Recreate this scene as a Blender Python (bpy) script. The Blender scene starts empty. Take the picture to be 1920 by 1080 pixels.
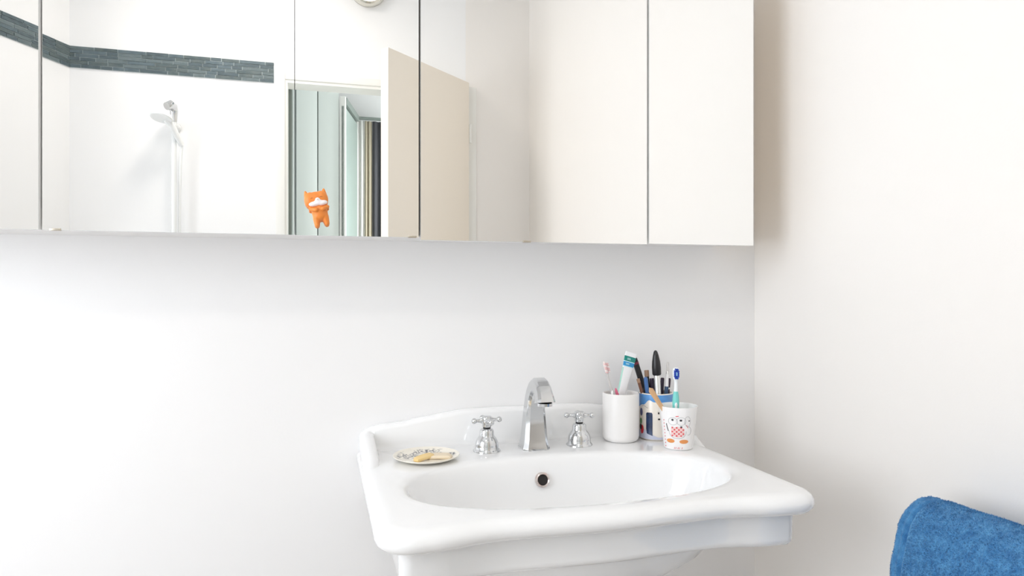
import bpy, bmesh, math, random
from mathutils import Vector, Matrix, noise

random.seed(7)
S = bpy.context.scene
COL = S.collection
PI = math.pi

# ------------------------------------------------------------------ camera
cam_d = bpy.data.cameras.new('camera')
cam = bpy.data.objects.new('camera', cam_d)
COL.objects.link(cam)
cam_d.sensor_width = 36.0
cam_d.lens = 24.0
cam_d.clip_start = 0.02
cam.location = (0.0, 0.0, 1.18)
cam.rotation_euler = (math.radians(90.0), 0.0, math.radians(-15.7))
S.camera = cam

# ------------------------------------------------------------------ world, daylight, exposure
W = bpy.data.worlds.new('sky')
S.world = W
W.use_nodes = True
bg = W.node_tree.nodes['Background']
bg.inputs['Color'].default_value = (0.80, 0.89, 1.0, 1)
bg.inputs['Strength'].default_value = 1.2

def area(name, loc, direction, sx, sy, power, color):
    d = bpy.data.lights.new(name, 'AREA')
    d.shape = 'RECTANGLE'
    d.size, d.size_y = sx, sy
    d.energy = power
    d.color = color
    o = bpy.data.objects.new(name, d)
    COL.objects.link(o)
    o.location = loc
    o.rotation_euler = Vector(direction).to_track_quat('-Z', 'Y').to_euler()
    return o

# left wall runs obliquely from LW0 (corner behind the camera) to LW1 (corner at the basin wall)
LW0 = Vector((-1.025, -0.74, 0)); LW1 = Vector((-2.093, 1.44, 0))
LWD = (LW1 - LW0).normalized()
LWN = Vector((LWD.y, -LWD.x, 0))            # into the room
WIN_S0, WIN_S1, WIN_Z0, WIN_Z1 = 0.60, 1.80, 0.65, 2.2
wc = LW0 + LWD * ((WIN_S0 + WIN_S1) / 2) - LWN * 0.22
area('window_daylight', (wc.x, wc.y, (WIN_Z0 + WIN_Z1) / 2), LWN, 1.14, 1.49, 45, (0.925, 0.96, 1.0))
area('bedroom_fill_light', (1.58, -1.9, 1.45), (-1, 0.05, 0), 1.1, 1.5, 62, (0.95, 1.0, 0.985))  # added area light brightening the room beyond the doorway

vs = S.view_settings
vs.view_transform = 'Standard'
vs.look = 'None'
vs.exposure = -0.21
vs.gamma = 1.0
vs.use_curve_mapping = False
S.cycles.use_denoising = True
S.cycles.max_bounces = 12
S.cycles.diffuse_bounces = 8
S.cycles.glossy_bounces = 8
S.cycles.caustics_reflective = True
S.cycles.sample_clamp_indirect = 6.0

# ------------------------------------------------------------------ materials
MATS = {}
def mat(name, color, rough=0.5, metal=0.0, coat=0.0, spec=0.5, alpha=None, trans=0.0, emit=None, bump=None, var=None, sheen=0.0, ior=None):
    if name in MATS:
        return MATS[name]
    m = bpy.data.materials.new(name)
    m.use_nodes = True
    nt = m.node_tree
    b = nt.nodes['Principled BSDF']
    b.inputs['Base Color'].default_value = (*color, 1)
    b.inputs['Roughness'].default_value = rough
    b.inputs['Metallic'].default_value = metal
    b.inputs['Coat Weight'].default_value = coat
    b.inputs['Coat Roughness'].default_value = 0.03
    b.inputs['Specular IOR Level'].default_value = spec
    b.inputs['Transmission Weight'].default_value = trans
    if ior: b.inputs['IOR'].default_value = ior
    if sheen:
        b.inputs['Sheen Weight'].default_value = sheen
        b.inputs['Sheen Roughness'].default_value = 0.4
    if emit:
        b.inputs['Emission Color'].default_value = (*emit[0], 1)
        b.inputs['Emission Strength'].default_value = emit[1]
    tc = None
    if bump or var:
        tc = nt.nodes.new('ShaderNodeTexCoord')
    if bump:                                  # (scale, strength, detail)
        n = nt.nodes.new('ShaderNodeTexNoise')
        n.inputs['Scale'].default_value = bump[0]
        n.inputs['Detail'].default_value = bump[2]
        bp = nt.nodes.new('ShaderNodeBump')
        bp.inputs['Strength'].default_value = bump[1]
        bp.inputs['Distance'].default_value = 0.002
        nt.links.new(tc.outputs['Object'], n.inputs['Vector'])
        nt.links.new(n.outputs['Fac'], bp.inputs['Height'])
        nt.links.new(bp.outputs['Normal'], b.inputs['Normal'])
    if var:                                   # (scale, colour2, (stretch xyz))
        n = nt.nodes.new('ShaderNodeTexNoise')
        n.inputs['Scale'].default_value = var[0]
        n.inputs['Detail'].default_value = 5
        mp = nt.nodes.new('ShaderNodeMapping')
        mp.inputs['Scale'].default_value = var[2] if len(var) > 2 else (1, 1, 1)
        r = nt.nodes.new('ShaderNodeValToRGB')
        r.color_ramp.elements[0].position = 0.36
        r.color_ramp.elements[1].position = 0.66
        r.color_ramp.elements[0].color = (*color, 1)
        r.color_ramp.elements[1].color = (*var[1], 1)
        nt.links.new(tc.outputs['Object'], mp.inputs['Vector'])
        nt.links.new(mp.outputs['Vector'], n.inputs['Vector'])
        nt.links.new(n.outputs['Fac'], r.inputs['Fac'])
        nt.links.new(r.outputs['Color'], b.inputs['Base Color'])
    MATS[name] = m
    return m

def glass_mat(name, tint, refl=0.08):
    m = bpy.data.materials.new(name); m.use_nodes = True
    nt = m.node_tree; nt.nodes.clear()
    o = nt.nodes.new('ShaderNodeOutputMaterial'); mx = nt.nodes.new('ShaderNodeMixShader')
    t = nt.nodes.new('ShaderNodeBsdfTransparent'); g = nt.nodes.new('ShaderNodeBsdfGlossy')
    t.inputs['Color'].default_value = (*tint, 1); g.inputs['Roughness'].default_value = 0.02
    mx.inputs[0].default_value = refl
    nt.links.new(t.outputs[0], mx.inputs[1]); nt.links.new(g.outputs[0], mx.inputs[2])
    nt.links.new(mx.outputs[0], o.inputs['Surface'])
    return m

M_WALL = mat('wall_paint', (0.86, 0.856, 0.857), 0.55, bump=(220, 0.05, 3), spec=0.3)
M_WALLR = mat('wall_paint_shade_tint', (0.875, 0.850, 0.82), 0.5, bump=(220, 0.05, 3), spec=0.3)  # warm tint put in for the beige shade on the right-hand walls
M_SHOWER = mat('shower_wall_gloss', (0.90, 0.905, 0.91), 0.25, bump=(60, 0.02, 2))
M_CEIL = mat('ceiling_paint', (0.88, 0.88, 0.875), 0.7, bump=(150, 0.05, 3))
M_GROUT = mat('grout', (0.44, 0.50, 0.51), 0.8, bump=(400, 0.2, 3))
M_SLATE = [mat('slate_%d' % i, c, 0.6, bump=(180, 0.35, 4), var=(40, c2, (1, 1, 3)))
           for i, (c, c2) in enumerate([((0.085, 0.125, 0.145), (0.13, 0.175, 0.195)),
                                        ((0.065, 0.095, 0.11), (0.10, 0.14, 0.155)),
                                        ((0.11, 0.15, 0.16), (0.15, 0.19, 0.20)),
                                        ((0.07, 0.105, 0.115), (0.12, 0.15, 0.15))])]
M_FLOOR = mat('floor_tile', (0.54, 0.50, 0.46), 0.35, var=(9, (0.48, 0.44, 0.40)))
M_FGROUT = mat('floor_grout', (0.28, 0.25, 0.22), 0.8, bump=(300, 0.2, 3))
M_TRIM = mat('trim_paint', (0.84, 0.84, 0.81), 0.3)
M_DOOR = mat('door_cream_paint', (0.92, 0.855, 0.755), 0.35, bump=(90, 0.03, 3))
M_PORC = mat('porcelain', (0.90, 0.905, 0.91), 0.10, coat=0.6, bump=(12, 0.01, 2))
M_CHROME = mat('chrome', (0.68, 0.69, 0.70), 0.09, metal=1.0)
M_RINGM = mat('worn_chrome', (0.62, 0.50, 0.46), 0.22, metal=1.0, var=(150, (0.72, 0.68, 0.66)))
M_DARK = mat('dark_void', (0.012, 0.010, 0.009), 0.7)
M_GAP = mat('gap_black', (0.02, 0.02, 0.02), 0.6)  # near-black put in for the shade inside narrow gaps
M_MIRROR = mat('mirror_silver', (0.965, 0.965, 0.955), 0.0, metal=1.0)
M_MEDGE = mat('mirror_edge', (0.78, 0.80, 0.79), 0.2, coat=0.3)
M_LAM = mat('white_laminate', (0.88, 0.875, 0.87), 0.4)
M_CLIP = mat('clip_metal', (0.55, 0.50, 0.42), 0.35, metal=1.0)
M_CERAM = mat('matt_white_ceramic', (0.86, 0.845, 0.83), 0.35, bump=(60, 0.02, 2))

# ------------------------------------------------------------------ mesh helpers
def link(name, bm, m, parent=None, smooth=True, angle=40, kind=None):
    me = bpy.data.meshes.new(name)
    bmesh.ops.recalc_face_normals(bm, faces=bm.faces)
    bm.to_mesh(me); bm.free()
    for mm in (m if isinstance(m, (list, tuple)) else [m]):
        me.materials.append(mm)
    if smooth:
        me.shade_smooth()
        me.set_sharp_from_angle(angle=math.radians(angle))
    o = bpy.data.objects.new(name, me)
    COL.objects.link(o)
    if parent is not None: o.parent = parent
    if kind: o['kind'] = kind
    return o

def thing(name, label, cat, loc=(0, 0, 0), rot=(0, 0, 0), group=None, kind=None):
    o = bpy.data.objects.new(name, None)
    o.empty_display_size = 0.05
    COL.objects.link(o)
    o.location = loc; o.rotation_euler = rot
    tag(o, label, cat, group, kind)
    return o

def tag(o, label=None, cat=None, group=None, kind=None):
    if label: o['label'] = label
    if cat: o['category'] = cat
    if group: o['group'] = group
    if kind: o['kind'] = kind
    return o

def box(bm, x0, x1, y0, y1, z0, z1, bev=0.0, seg=2):
    r = bmesh.ops.create_cube(bm, size=1.0)
    for v in r['verts']:
        v.co = Vector(((x0 + x1) / 2 + v.co.x * (x1 - x0), (y0 + y1) / 2 + v.co.y * (y1 - y0), (z0 + z1) / 2 + v.co.z * (z1 - z0)))
    if bev > 0:
        es = list({e for v in r['verts'] for e in v.link_edges})
        bmesh.ops.bevel(bm, geom=es, offset=bev, segments=seg, profile=0.5, affect='EDGES')
    return bm

def nbox(*a, **k):
    return box(bmesh.new(), *a, **k)

def loft(bm, rings, close=True, cap0=False, cap1=False):
    vr = [[bm.verts.new(p) for p in r] for r in rings]
    n = len(rings[0])
    for i in range(len(vr) - 1):
        for j in range(n if close else n - 1):
            k = (j + 1) % n
            bm.faces.new((vr[i][j], vr[i][k], vr[i + 1][k], vr[i + 1][j]))
    if cap0: bm.faces.new(list(reversed(vr[0])))
    if cap1: bm.faces.new(vr[-1])
    return vr

def lathe(prof, n=48, bm=None, origin=(0, 0, 0), M=None, close_ends=True):
    bm = bm or bmesh.new()
    rings = []
    for r, z in prof:
        ring = []
        for j in range(n):
            a = 2 * PI * j / n
            p = Vector((r * math.cos(a), r * math.sin(a), z))
            if M is not None: p = M @ p
            ring.append(p + Vector(origin))
        rings.append(ring)
    loft(bm, rings, True, close_ends, close_ends)
    return bm

def frame_from(d):
    d = d.normalized()
    u = Vector((0, 0, 1)).cross(d)
    if u.length < 1e-4: u = Vector((1, 0, 0))
    u.normalize()
    v = d.cross(u).normalized()
    return u, v

def tube(pts, radii, n=16, bm=None, cap=True):
    bm = bm or bmesh.new()
    pts = [Vector(p) for p in pts]
    if not isinstance(radii, (list, tuple)): radii = [radii] * len(pts)
    rings = []; u = None
    for i, p in enumerate(pts):
        d = (pts[min(i + 1, len(pts) - 1)] - pts[max(i - 1, 0)]).normalized()
        if u is None:
            u, v = frame_from(d)
        else:
            u = (u - d * u.dot(d)).normalized(); v = d.cross(u)
        rings.append([p + (u * math.cos(2 * PI * j / n) + v * math.sin(2 * PI * j / n)) * radii[i] for j in range(n)])
    loft(bm, rings, True, cap, cap)
    return bm

def axis_lathe(B, T, prof, n=24, bm=None, squash=1.0):
    """prof: (distance from B along B->T, radius)"""
    B, T = Vector(B), Vector(T); d = (T - B).normalized()
    u, v = frame_from(d)
    bm = bm or bmesh.new()
    rings = [[B + d * s + (u * math.cos(2 * PI * j / n) + v * squash * math.sin(2 * PI * j / n)) * max(r, 1e-5) for j in range(n)] for s, r in prof]
    loft(bm, rings, True, True, True)
    return bm

def ellipsoid(bm, c, r, M=None, u=24, v=16):
    g = bmesh.ops.create_uvsphere(bm, u_segments=u, v_segments=v, radius=1.0)
    for q in g['verts']:
        p = Vector((q.co.x * r[0], q.co.y * r[1], q.co.z * r[2]))
        if M is not None: p = M @ p
        q.co = p + Vector(c)
    return bm

def smoothstep(a, b, x):
    t = min(1.0, max(0.0, (x - a) / (b - a)))
    return t * t * (3 - 2 * t)

def interp(tab, x):
    if x <= tab[0][0]: return tab[0][1]
    for (x0, y0), (x1, y1) in zip(tab, tab[1:]):
        if x <= x1:
            t = (x - x0) / (x1 - x0); t = t * t * (3 - 2 * t) * 0.5 + t * 0.5
            return y0 + (y1 - y0) * t
    return tab[-1][1]

# ------------------------------------------------------------------ room shell
YW = 1.44      # basin wall
XR = 1.018     # right wall
YF = -0.74     # wall behind the camera
HC = 2.72      # ceiling

tag(link('wall_back', nbox(-2.35, 1.2, YW, YW + 0.12, 0, HC), M_WALL, smooth=False), 'plain off-white wall behind the basin and mirror cabinet', None, kind='structure')
tag(link('wall_right', nbox(XR, XR + 0.12, YF - 0.1, YW, 0, HC), M_WALLR, smooth=False), 'white wall on the right, tinted warm for its shade, above the blue towel', None, kind='structure')
tag(link('ceiling', nbox(-2.35, 1.7, -2.85, YW + 0.12, HC, HC + 0.1), M_CEIL, smooth=False), 'plain white ceiling', None, kind='structure')

OP0, OP1, OPZ = -0.150, 0.690, 2.130     # doorway
bm = bmesh.new()
box(bm, -1.20, OP0, YF - 0.10, YF, 0, HC)
box(bm, OP1, XR + 0.12, YF - 0.10, YF, 0, HC)
box(bm, OP0, OP1, YF - 0.10, YF, OPZ, HC)
wall_front = link('wall_front', bm, [M_SHOWER, M_WALLR], smooth=False, kind='structure')
for p in wall_front.data.polygons:
    p.material_index = 1 if p.center.x > OP1 - 0.001 else 0  # piece beside the door tinted for the shade behind the leaf
tag(wall_front, 'bright white wall with dark mosaic band and doorway seen in the mirror')

def lwp(s, off, z):
    p = LW0 + LWD * s + LWN * off
    return Vector((p.x, p.y, z))
def lbox(bm, s0, s1, o0, o1, z0, z1):
    r = bmesh.ops.create_cube(bm, size=1.0)
    for v in r['verts']:
        v.co = lwp(s0 if v.co.x < 0 else s1, o0 if v.co.y < 0 else o1, z0 if v.co.z < 0 else z1)
    return r['verts']
LWL = (LW1 - LW0).length
bm = bmesh.new()
lbox(bm, -0.05, WIN_S0, -0.12, 0, 0, HC)
lbox(bm, WIN_S1, LWL + 0.05, -0.12, 0, 0, HC)
lbox(bm, WIN_S0, WIN_S1, -0.12, 0, 0, WIN_Z0)
lbox(bm, WIN_S0, WIN_S1, -0.12, 0, WIN_Z1, HC)
wall_left = link('wall_left', bm, M_SHOWER, smooth=False, kind='structure')
tag(wall_left, 'white slanting wall with the window and a dark mosaic band, left in the mirror')

# window in the left wall
bm = bmesh.new()
t = 0.05
for a in ((WIN_S0, WIN_S0 + t, WIN_Z0, WIN_Z1), (WIN_S1 - t, WIN_S1, WIN_Z0, WIN_Z1), (WIN_S0 + t, WIN_S1 - t, WIN_Z0, WIN_Z0 + t),
          (WIN_S0 + t, WIN_S1 - t, WIN_Z1 - t, WIN_Z1), ((WIN_S0 + WIN_S1) / 2 - 0.02, (WIN_S0 + WIN_S1) / 2 + 0.02, WIN_Z0 + t, WIN_Z1 - t)):
    lbox(bm, a[0], a[1], -0.09, -0.04, a[2], a[3])
win = link('window_1', bm, M_TRIM, smooth=False, kind='structure')
tag(win, 'white framed window in the slanting left wall')
for s0, s1 in ((WIN_S0 + t, (WIN_S0 + WIN_S1) / 2 - 0.02), ((WIN_S0 + WIN_S1) / 2 + 0.02, WIN_S1 - t)):
    bm = bmesh.new(); lbox(bm, s0, s1, -0.068, -0.062, WIN_Z0 + t, WIN_Z1 - t)
    link('pane', bm, MATS.setdefault('glass', glass_mat('window_glass', (0.98, 0.98, 0.985))), win, smooth=False)
bm = bmesh.new(); lbox(bm, WIN_S0 - 0.04, WIN_S1 + 0.04, -0.04, 0.03, WIN_Z0 - 0.03, WIN_Z0)
link('window_sill', bm, M_TRIM, win, smooth=False)

# floor with tiles
floor = link('floor', nbox(-2.35, 1.7, -2.85, YW + 0.12, -0.1, -0.004), M_FGROUT, smooth=False, kind='structure')
tag(floor, 'brown tiled floor')
tile_me = None
for i in range(10):
    for j in range(11):
        x = -2.3 + i * 0.4; y = -2.8 + j * 0.4
        if x < -1.1 and (y < -1.1): continue
        if tile_me is None:
            o = link('tile', nbox(0.002, 0.398, 0.002, 0.398, -0.02, 0.0), M_FLOOR, floor, smooth=False)
            tile_me = o.data
        else:
            o = bpy.data.objects.new('tile', tile_me); COL.objects.link(o); o.parent = floor
        o.location = (x, y, 0)

# mosaic band of thin slate strips
BZ0, BZ1, ROWS = 2.117, 2.209, 6
bm = nbox(-1.024, -0.203, YF, YF + 0.004, BZ0, BZ1)
band_f = link('mosaic_grout', bm, M_GROUT, wall_front, smooth=False)
bm = bmesh.new(); lbox(bm, 0.0, 0.75, 0, 0.004, BZ0, BZ1)
band_l = link('mosaic_grout', bm, M_GROUT, wall_left, smooth=False)
rh = (BZ1 - BZ0) / ROWS
def strips(total, put):
    for r in range(ROWS):
        x = -random.uniform(0.0, 0.05)
        while x < total:
            w = random.choice((0.045, 0.06, 0.075, 0.09, 0.11))
            a, b = max(0.0, x), min(total, x + w)
            if b - a > 0.008:
                j0 = random.uniform(-.0006, .0006)
                put(a + 0.0016, b - 0.0016, BZ0 + r * rh + 0.0013 + j0, BZ0 + (r + 1) * rh - 0.0013 + j0, 0.0058 + random.uniform(0, 0.0022))
            x += w
def put_f(a, b, z0, z1, p):
    link('mosaic_strip', nbox(-1.024 + a, -1.024 + b, YF + 0.002, YF + p, z0, z1), random.choice(M_SLATE), band_f, smooth=False)
strips(0.821, put_f)
def put_l(a, b, z0, z1, p):
    bm = bmesh.new(); lbox(bm, a, b, 0.002, p, z0, z1)
    link('mosaic_strip', bm, random.choice(M_SLATE), band_l, smooth=False)
strips(0.75, put_l)

# door casing and the cream door leaf standing open
CZ = 2.168
bm = bmesh.new()
def casing(bm, x0, x1, z0, z1, flip):
    box(bm, x0, x1, YF, YF + 0.014, z0, z1, 0.003)
casing(bm, OP0 - 0.046, OP0 - 0.004, 0, CZ, 0)
casing(bm, OP1, OP1 + 0.052, 0, CZ, 0)
casing(bm, OP0 - 0.004, OP1, OPZ + 0.006, CZ, 0)
box(bm, OP0 - 0.004, OP0 + 0.006, YF - 0.10, YF + 0.008, 0, OPZ + 0.006)
box(bm, OP1 - 0.010, OP1, YF - 0.10, YF + 0.008, 0, OPZ + 0.006)
box(bm, OP0 + 0.006, OP1 - 0.010, YF - 0.10, YF + 0.008, OPZ - 0.008, OPZ + 0.006)
tag(link('trim_1', bm, M_TRIM), 'white door casing around the doorway seen in the mirror', kind='structure')

HG = Vector((0.698, -0.690, 0)); FE = Vector((0.2716, -0.299, 0))
dl = (FE - HG).length; dd = (FE - HG).normalized(); dn = Vector((dd.y, -dd.x, 0))    # dn: the face turned to the basin wall
if dn.y < 0: dn = -dn
door = bpy.data.objects.new('door_1', None); COL.objects.link(door)
tag(door, 'cream painted door standing open, seen in the mirror', kind='structure')
door.location = HG
door.rotation_euler = (0, 0, math.atan2(dd.y, dd.x))
sgn = 1 if (Matrix.Rotation(math.atan2(dd.y, dd.x), 3, 'Z') @ Vector((0, 1, 0))).dot(dn) > 0 else -1
y0, y1 = (-0.042, 0.0) if sgn > 0 else (0.0, 0.042)
link('door_leaf', nbox(0, dl, y0, y1, 0.008, 2.178, 0.003), M_DOOR, door)
for z in (0.25, 1.08, 1.93):
    bm = tube([(-0.004, 0.004 * sgn, z - 0.045), (-0.004, 0.004 * sgn, z + 0.045)], 0.0065, 12)
    link('hinge', bm, M_TRIM, door)
bm = tube([(dl - 0.06, 0, 1.02), (dl - 0.06, sgn * 0.045, 1.02)], 0.009, 12)
tube([(dl - 0.052, sgn * 0.045, 1.02), (dl - 0.17, sgn * 0.045, 1.02)], [0.009, 0.008], 12, bm)
link('door_handle', bm, M_CHROME, door)

# ------------------------------------------------------------------ the room beyond the doorway
tag(link('wall_bedroom', nbox(-1.2, 1.7, -2.85, -2.75, 0, HC), M_WALL, smooth=False), 'pale far wall of the room beyond the doorway', kind='structure')
tag(link('wall_bedroom_left', nbox(-1.2, -1.1, -2.75, -0.84, 0, HC), M_WALL, smooth=False), 'pale side wall of the room beyond the doorway', kind='structure')
bm = bmesh.new()
box(bm, 1.45, 1.55, -2.75, -2.45, 0, HC); box(bm, 1.45, 1.55, -1.35, -0.84, 0, HC)
box(bm, 1.45, 1.55, -2.45, -1.35, 0, 0.7); box(bm, 1.45, 1.55, -2.45, -1.35, 2.2, HC)
tag(link('wall_bedroom_right', bm, M_WALL, smooth=False), 'right wall of the room beyond the doorway, opened for the added window', kind='structure')
bm = bmesh.new()
for y in (-2.45, -1.93, -1.39):
    box(bm, 1.47, 1.52, y, y + 0.04, 0.74, 2.16)
box(bm, 1.47, 1.52, -2.45, -1.35, 0.70, 0.74); box(bm, 1.47, 1.52, -2.45, -1.35, 2.16, 2.20)
w2 = link('fill_window', bm, M_TRIM, smooth=False, kind='structure'); tag(w2, 'unseen white framed window added to light the room beyond the doorway')  # unseen window added as the opening for the bedroom fill light
for y0_, y1_ in ((-2.41, -1.93), (-1.89, -1.39)):
    link('pane', nbox(1.492, 1.498, y0_, y1_, 0.74, 2.16), MATS['glass'], w2, smooth=False)

M_WARD = mat('pale_green_lacquer', (0.80, 0.855, 0.83), 0.22, coat=0.2)
M_WARD2 = mat('grey_green_panel', (0.20, 0.235, 0.215), 0.5)
wr = thing('wardrobe', 'pale green wardrobe of tall narrow panels seen through the doorway in the mirror', 'wardrobe', (0, -2.0, 0))
link('carcass', nbox(-0.95, 0.11, -0.60, -0.025, 0.0, 2.60), M_WARD2, wr, smooth=False)
for k in range(6):
    x1 = 0.118 - k * 0.135
    x0 = x1 - 0.130
    link('door_panel', nbox(x0, x1, -0.022, 0.0, 0.06, 2.58, 0.003), M_WARD, wr)
link('plinth', nbox(-0.95, 0.11, -0.04, -0.02, 0.0, 0.055), M_WARD2, wr, smooth=False)
# slanting folded panel with dark rail next to it
fp = thing('folding_screen', 'pale green folding panel standing beside the wardrobe', 'screen', (0.150, -1.98, 0))
fp.rotation_euler = (0, 0, math.atan2(-0.52, 0.115))
link('panel', nbox(0.0, 0.50, -0.02, 0.0, 0.0, 2.36, 0.003), mat('screen_green_shaded', (0.34, 0.41, 0.38), 0.4), fp)  # green darkened to put the panel's shade into its colour
link('rail', nbox(0.03, 0.50, -0.035, 0.012, 2.375, 2.42, 0.003), M_WARD2, fp)
link('post', nbox(0.0, 0.03, -0.03, 0.008, 0.0, 2.42, 0.003), M_TRIM, fp)
# narrow dark strip put in for the dark gap behind the door jamb
tag(link('dark_gap_strip', nbox(-0.172, -0.128, -0.99, -0.845, 0.0, 2.2, 0.004), M_WARD2), 'dark grey green strip put in for the dark gap just beyond the doorway, left edge of the opening', 'post')
def curtain(name, x0, x1, y, z0, z1, m, waves, label):
    bm = bmesh.new(); n = 16 * waves
    rows = []
    for k in range(7):
        z = z0 + (z1 - z0) * k / 6
        amp = 0.016 - 0.006 * k / 6
        rows.append([Vector((x0 + (x1 - x0) * i / n, y + amp * math.sin(2 * PI * waves * i / n + 0.3 * math.sin(k)), z)) for i in range(n + 1)])
    loft(bm, rows, False)
    o = link(name, bm, m)
    so = o.modifiers.new('thick', 'SOLIDIFY'); so.thickness = 0.003
    tag(o, label, 'curtain', 'curtains in the room beyond the doorway')
curtain('curtain', 0.255, 0.318, -2.62, 0.02, 2.42, mat('white_cotton', (0.88, 0.88, 0.85), 0.9, bump=(300, .2, 2)), 2, 'bright white curtain seen through the doorway, left of the beige one')
curtain('curtain', 0.322, 0.372, -2.62, 0.02, 2.42, mat('beige_linen', (0.56, 0.50, 0.38), 0.9, bump=(300, .2, 2)), 2, 'beige curtain seen through the doorway, between white and dark ones')
curtain('curtain', 0.376, 0.60, -2.62, 0.02, 2.42, mat('dark_linen', (0.085, 0.085, 0.095), 0.9, bump=(300, .2, 2)), 4, 'dark grey curtain seen through the doorway beside the door leaf')
tag(link('curtain_pole', tube([(0.20, -2.62, 2.44), (0.80, -2.62, 2.44)], 0.012, 12), M_WARD2), 'dark pole the curtains hang from', 'curtain pole')

# ------------------------------------------------------------------ things on the wall behind the camera
lamp = thing('wall_lamp', 'round chrome-rimmed lamp high on the wall above the doorway, seen in the mirror', 'lamp', (0.216, YF, 2.592), (math.radians(-90), 0, 0))
link('lamp_rim', lathe([(0.060, 0.0), (0.080, 0.0), (0.086, 0.010), (0.087, 0.035), (0.083, 0.048), (0.074, 0.052), (0.068, 0.048), (0.066, 0.036)], 48), mat('brushed_nickel', (0.72, 0.70, 0.63), 0.16, metal=1.0), lamp)
link('diffuser', lathe([(0.064, 0.03), (0.066, 0.040), (0.060, 0.050), (0.040, 0.056), (0.015, 0.058), (0.001, 0.0585)], 48), mat('opal_glass', (0.9, 0.88, 0.85), 0.3, emit=((1.0, 0.93, 0.85), 3.0)), lamp)

cl = thing('fill_lamp', 'unseen round opal ceiling lamp added for fill light', 'lamp', (-0.30, -0.22, HC), (math.radians(180), 0, 0))  # out of view, added to fill and warm the shadows
link('lamp_base', lathe([(0.001, 0.0), (0.15, 0.0), (0.155, 0.012), (0.15, 0.02)], 48), M_TRIM, cl)
link('shade', lathe([(0.145, 0.018), (0.143, 0.035), (0.12, 0.052), (0.07, 0.062), (0.001, 0.065)], 48), mat('opal_shade', (0.9, 0.88, 0.84), 0.3, emit=((1.0, 0.925, 0.86), 2.0)), cl)
clamp_l = area('fill_lamp_light', (-0.30, -0.22, HC - 0.075), (0, 0, -1), 0.28, 0.28, 8, (1.0, 0.93, 0.86))  # area light of the added lamp, lifts the shaded sides
clamp_l.data.shape = 'DISK'

sh = thing('shower_rail', 'white shower riser rail with hand shower on the wall, seen in the mirror', 'shower', (-0.610, YF, 0))
M_SHW = mat('white_gloss_plastic', (0.86, 0.88, 0.88), 0.15, coat=0.3)
link('riser', tube([(0, 0.055, 0.98), (0, 0.055, 1.90)], 0.011, 16), M_SHW, sh)
for z in (1.0, 1.885):
    link('bracket', tube([(0, 0.001, z), (0, 0.058, z)], [0.02, 0.014], 16), M_SHW, sh)
link('elbow', tube([(0.0, 0.055, 1.90), (0.0, 0.055, 1.945), (-0.003, 0.066, 1.962), (-0.008, 0.085, 1.965), (-0.02, 0.10, 1.955)], [0.013, 0.017, 0.02, 0.02, 0.017], 16), M_CHROME, sh)
hs = link('hand_shower', tube([(0.03, 0.05, 1.80), (0.0, 0.085, 1.872), (-0.02, 0.105, 1.90)], [0.011, 0.014, 0.017], 16), M_SHW, sh)
bm = bmesh.new()
d = Vector((-0.15, 0.25, -0.95)).normalized(); c0 = Vector((-0.035, 0.120, 1.905))
axis_lathe(c0, c0 + d, [(-0.018, 0.016), (-0.008, 0.040), (0.006, 0.045), (0.010, 0.042)], 32, bm)
link('spray_plate', bm, mat('pale_plastic', (0.88, 0.90, 0.90), 0.2), hs)
link('hose', tube([(0.03, 0.05, 1.80), (0.026, 0.05, 1.74), (0.021, 0.045, 1.6), (0.019, 0.045, 1.3), (0.018, 0.045, 1.05), (0.0, 0.05, 0.95)], 0.006, 10), M_SHW, sh)

# ------------------------------------------------------------------ mirror cabinet
cab = thing('mirror_cabinet', 'wall cabinet with five frameless mirror doors above the basin', 'cabinet', (0, 0, 0))
CY = 1.28
link('carcass', nbox(-0.92, 0.900, CY + 0.022, YW, 1.278, 1.94), M_LAM, cab, smooth=False)
doors = [(-0.918, -0.4392, 1.2748, -1.0, 'L'), (-0.4368, -0.0444, 1.2752, 0.0, 'L'), (-0.0432, 0.1780, 1.2748, 0.0, 'L'), (0.1818, 0.6490, 1.2702, 0.0, 'L'), (0.6540, 0.9020, 1.2716, 0.0, 'R')]
link('side_bounce_panel', nbox(0.900, 0.9018, CY + 0.022, YW, 1.278, 1.94), mat('side_warm_bounce', (0.80, 0.68, 0.52), 0.5, var=(30, (0.76, 0.63, 0.47), (1, 1, 0.1))), cab, smooth=False)  # unseen beige sheet added to bounce warm light into the wall's shadow
for x0, x1, z0, ang, hs_ in doors:
    hx = x0 if hs_ == 'L' else x1
    dr = link('door', nbox(x0 - hx, x1 - hx, 0.0045, 0.0195, 0.0, 1.94 - z0, 0.0012), M_LAM, cab)
    dr.location = (hx, CY, z0); dr.rotation_euler = (0, 0, math.radians(ang))
    mg = link('mirror', nbox(x0 - hx, x1 - hx, 0.0, 0.0045, 0.0, 1.94 - z0), [M_MEDGE, M_MIRROR], dr, smooth=False)
    for p in mg.data.polygons:
        p.material_index = 1 if p.normal.y < -0.5 else 0
for x, z in ((-0.418, 1.2752), (0.166, 1.2748), (0.39, 1.2702)):
    link('mirror_clip', nbox(x - 0.008, x + 0.008, CY - 0.0022, CY + 0.004, z - 0.0012, z + 0.0028, 0.0006), M_CLIP, cab)
for x in (0.1799, 0.6515):
    link('gap_shade', nbox(x - 0.004, x + 0.004, CY + 0.0197, CY + 0.0218, 1.28, 1.94), M_GAP, cab, smooth=False)  # dark strip standing in for shade between the mirror doors

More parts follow.
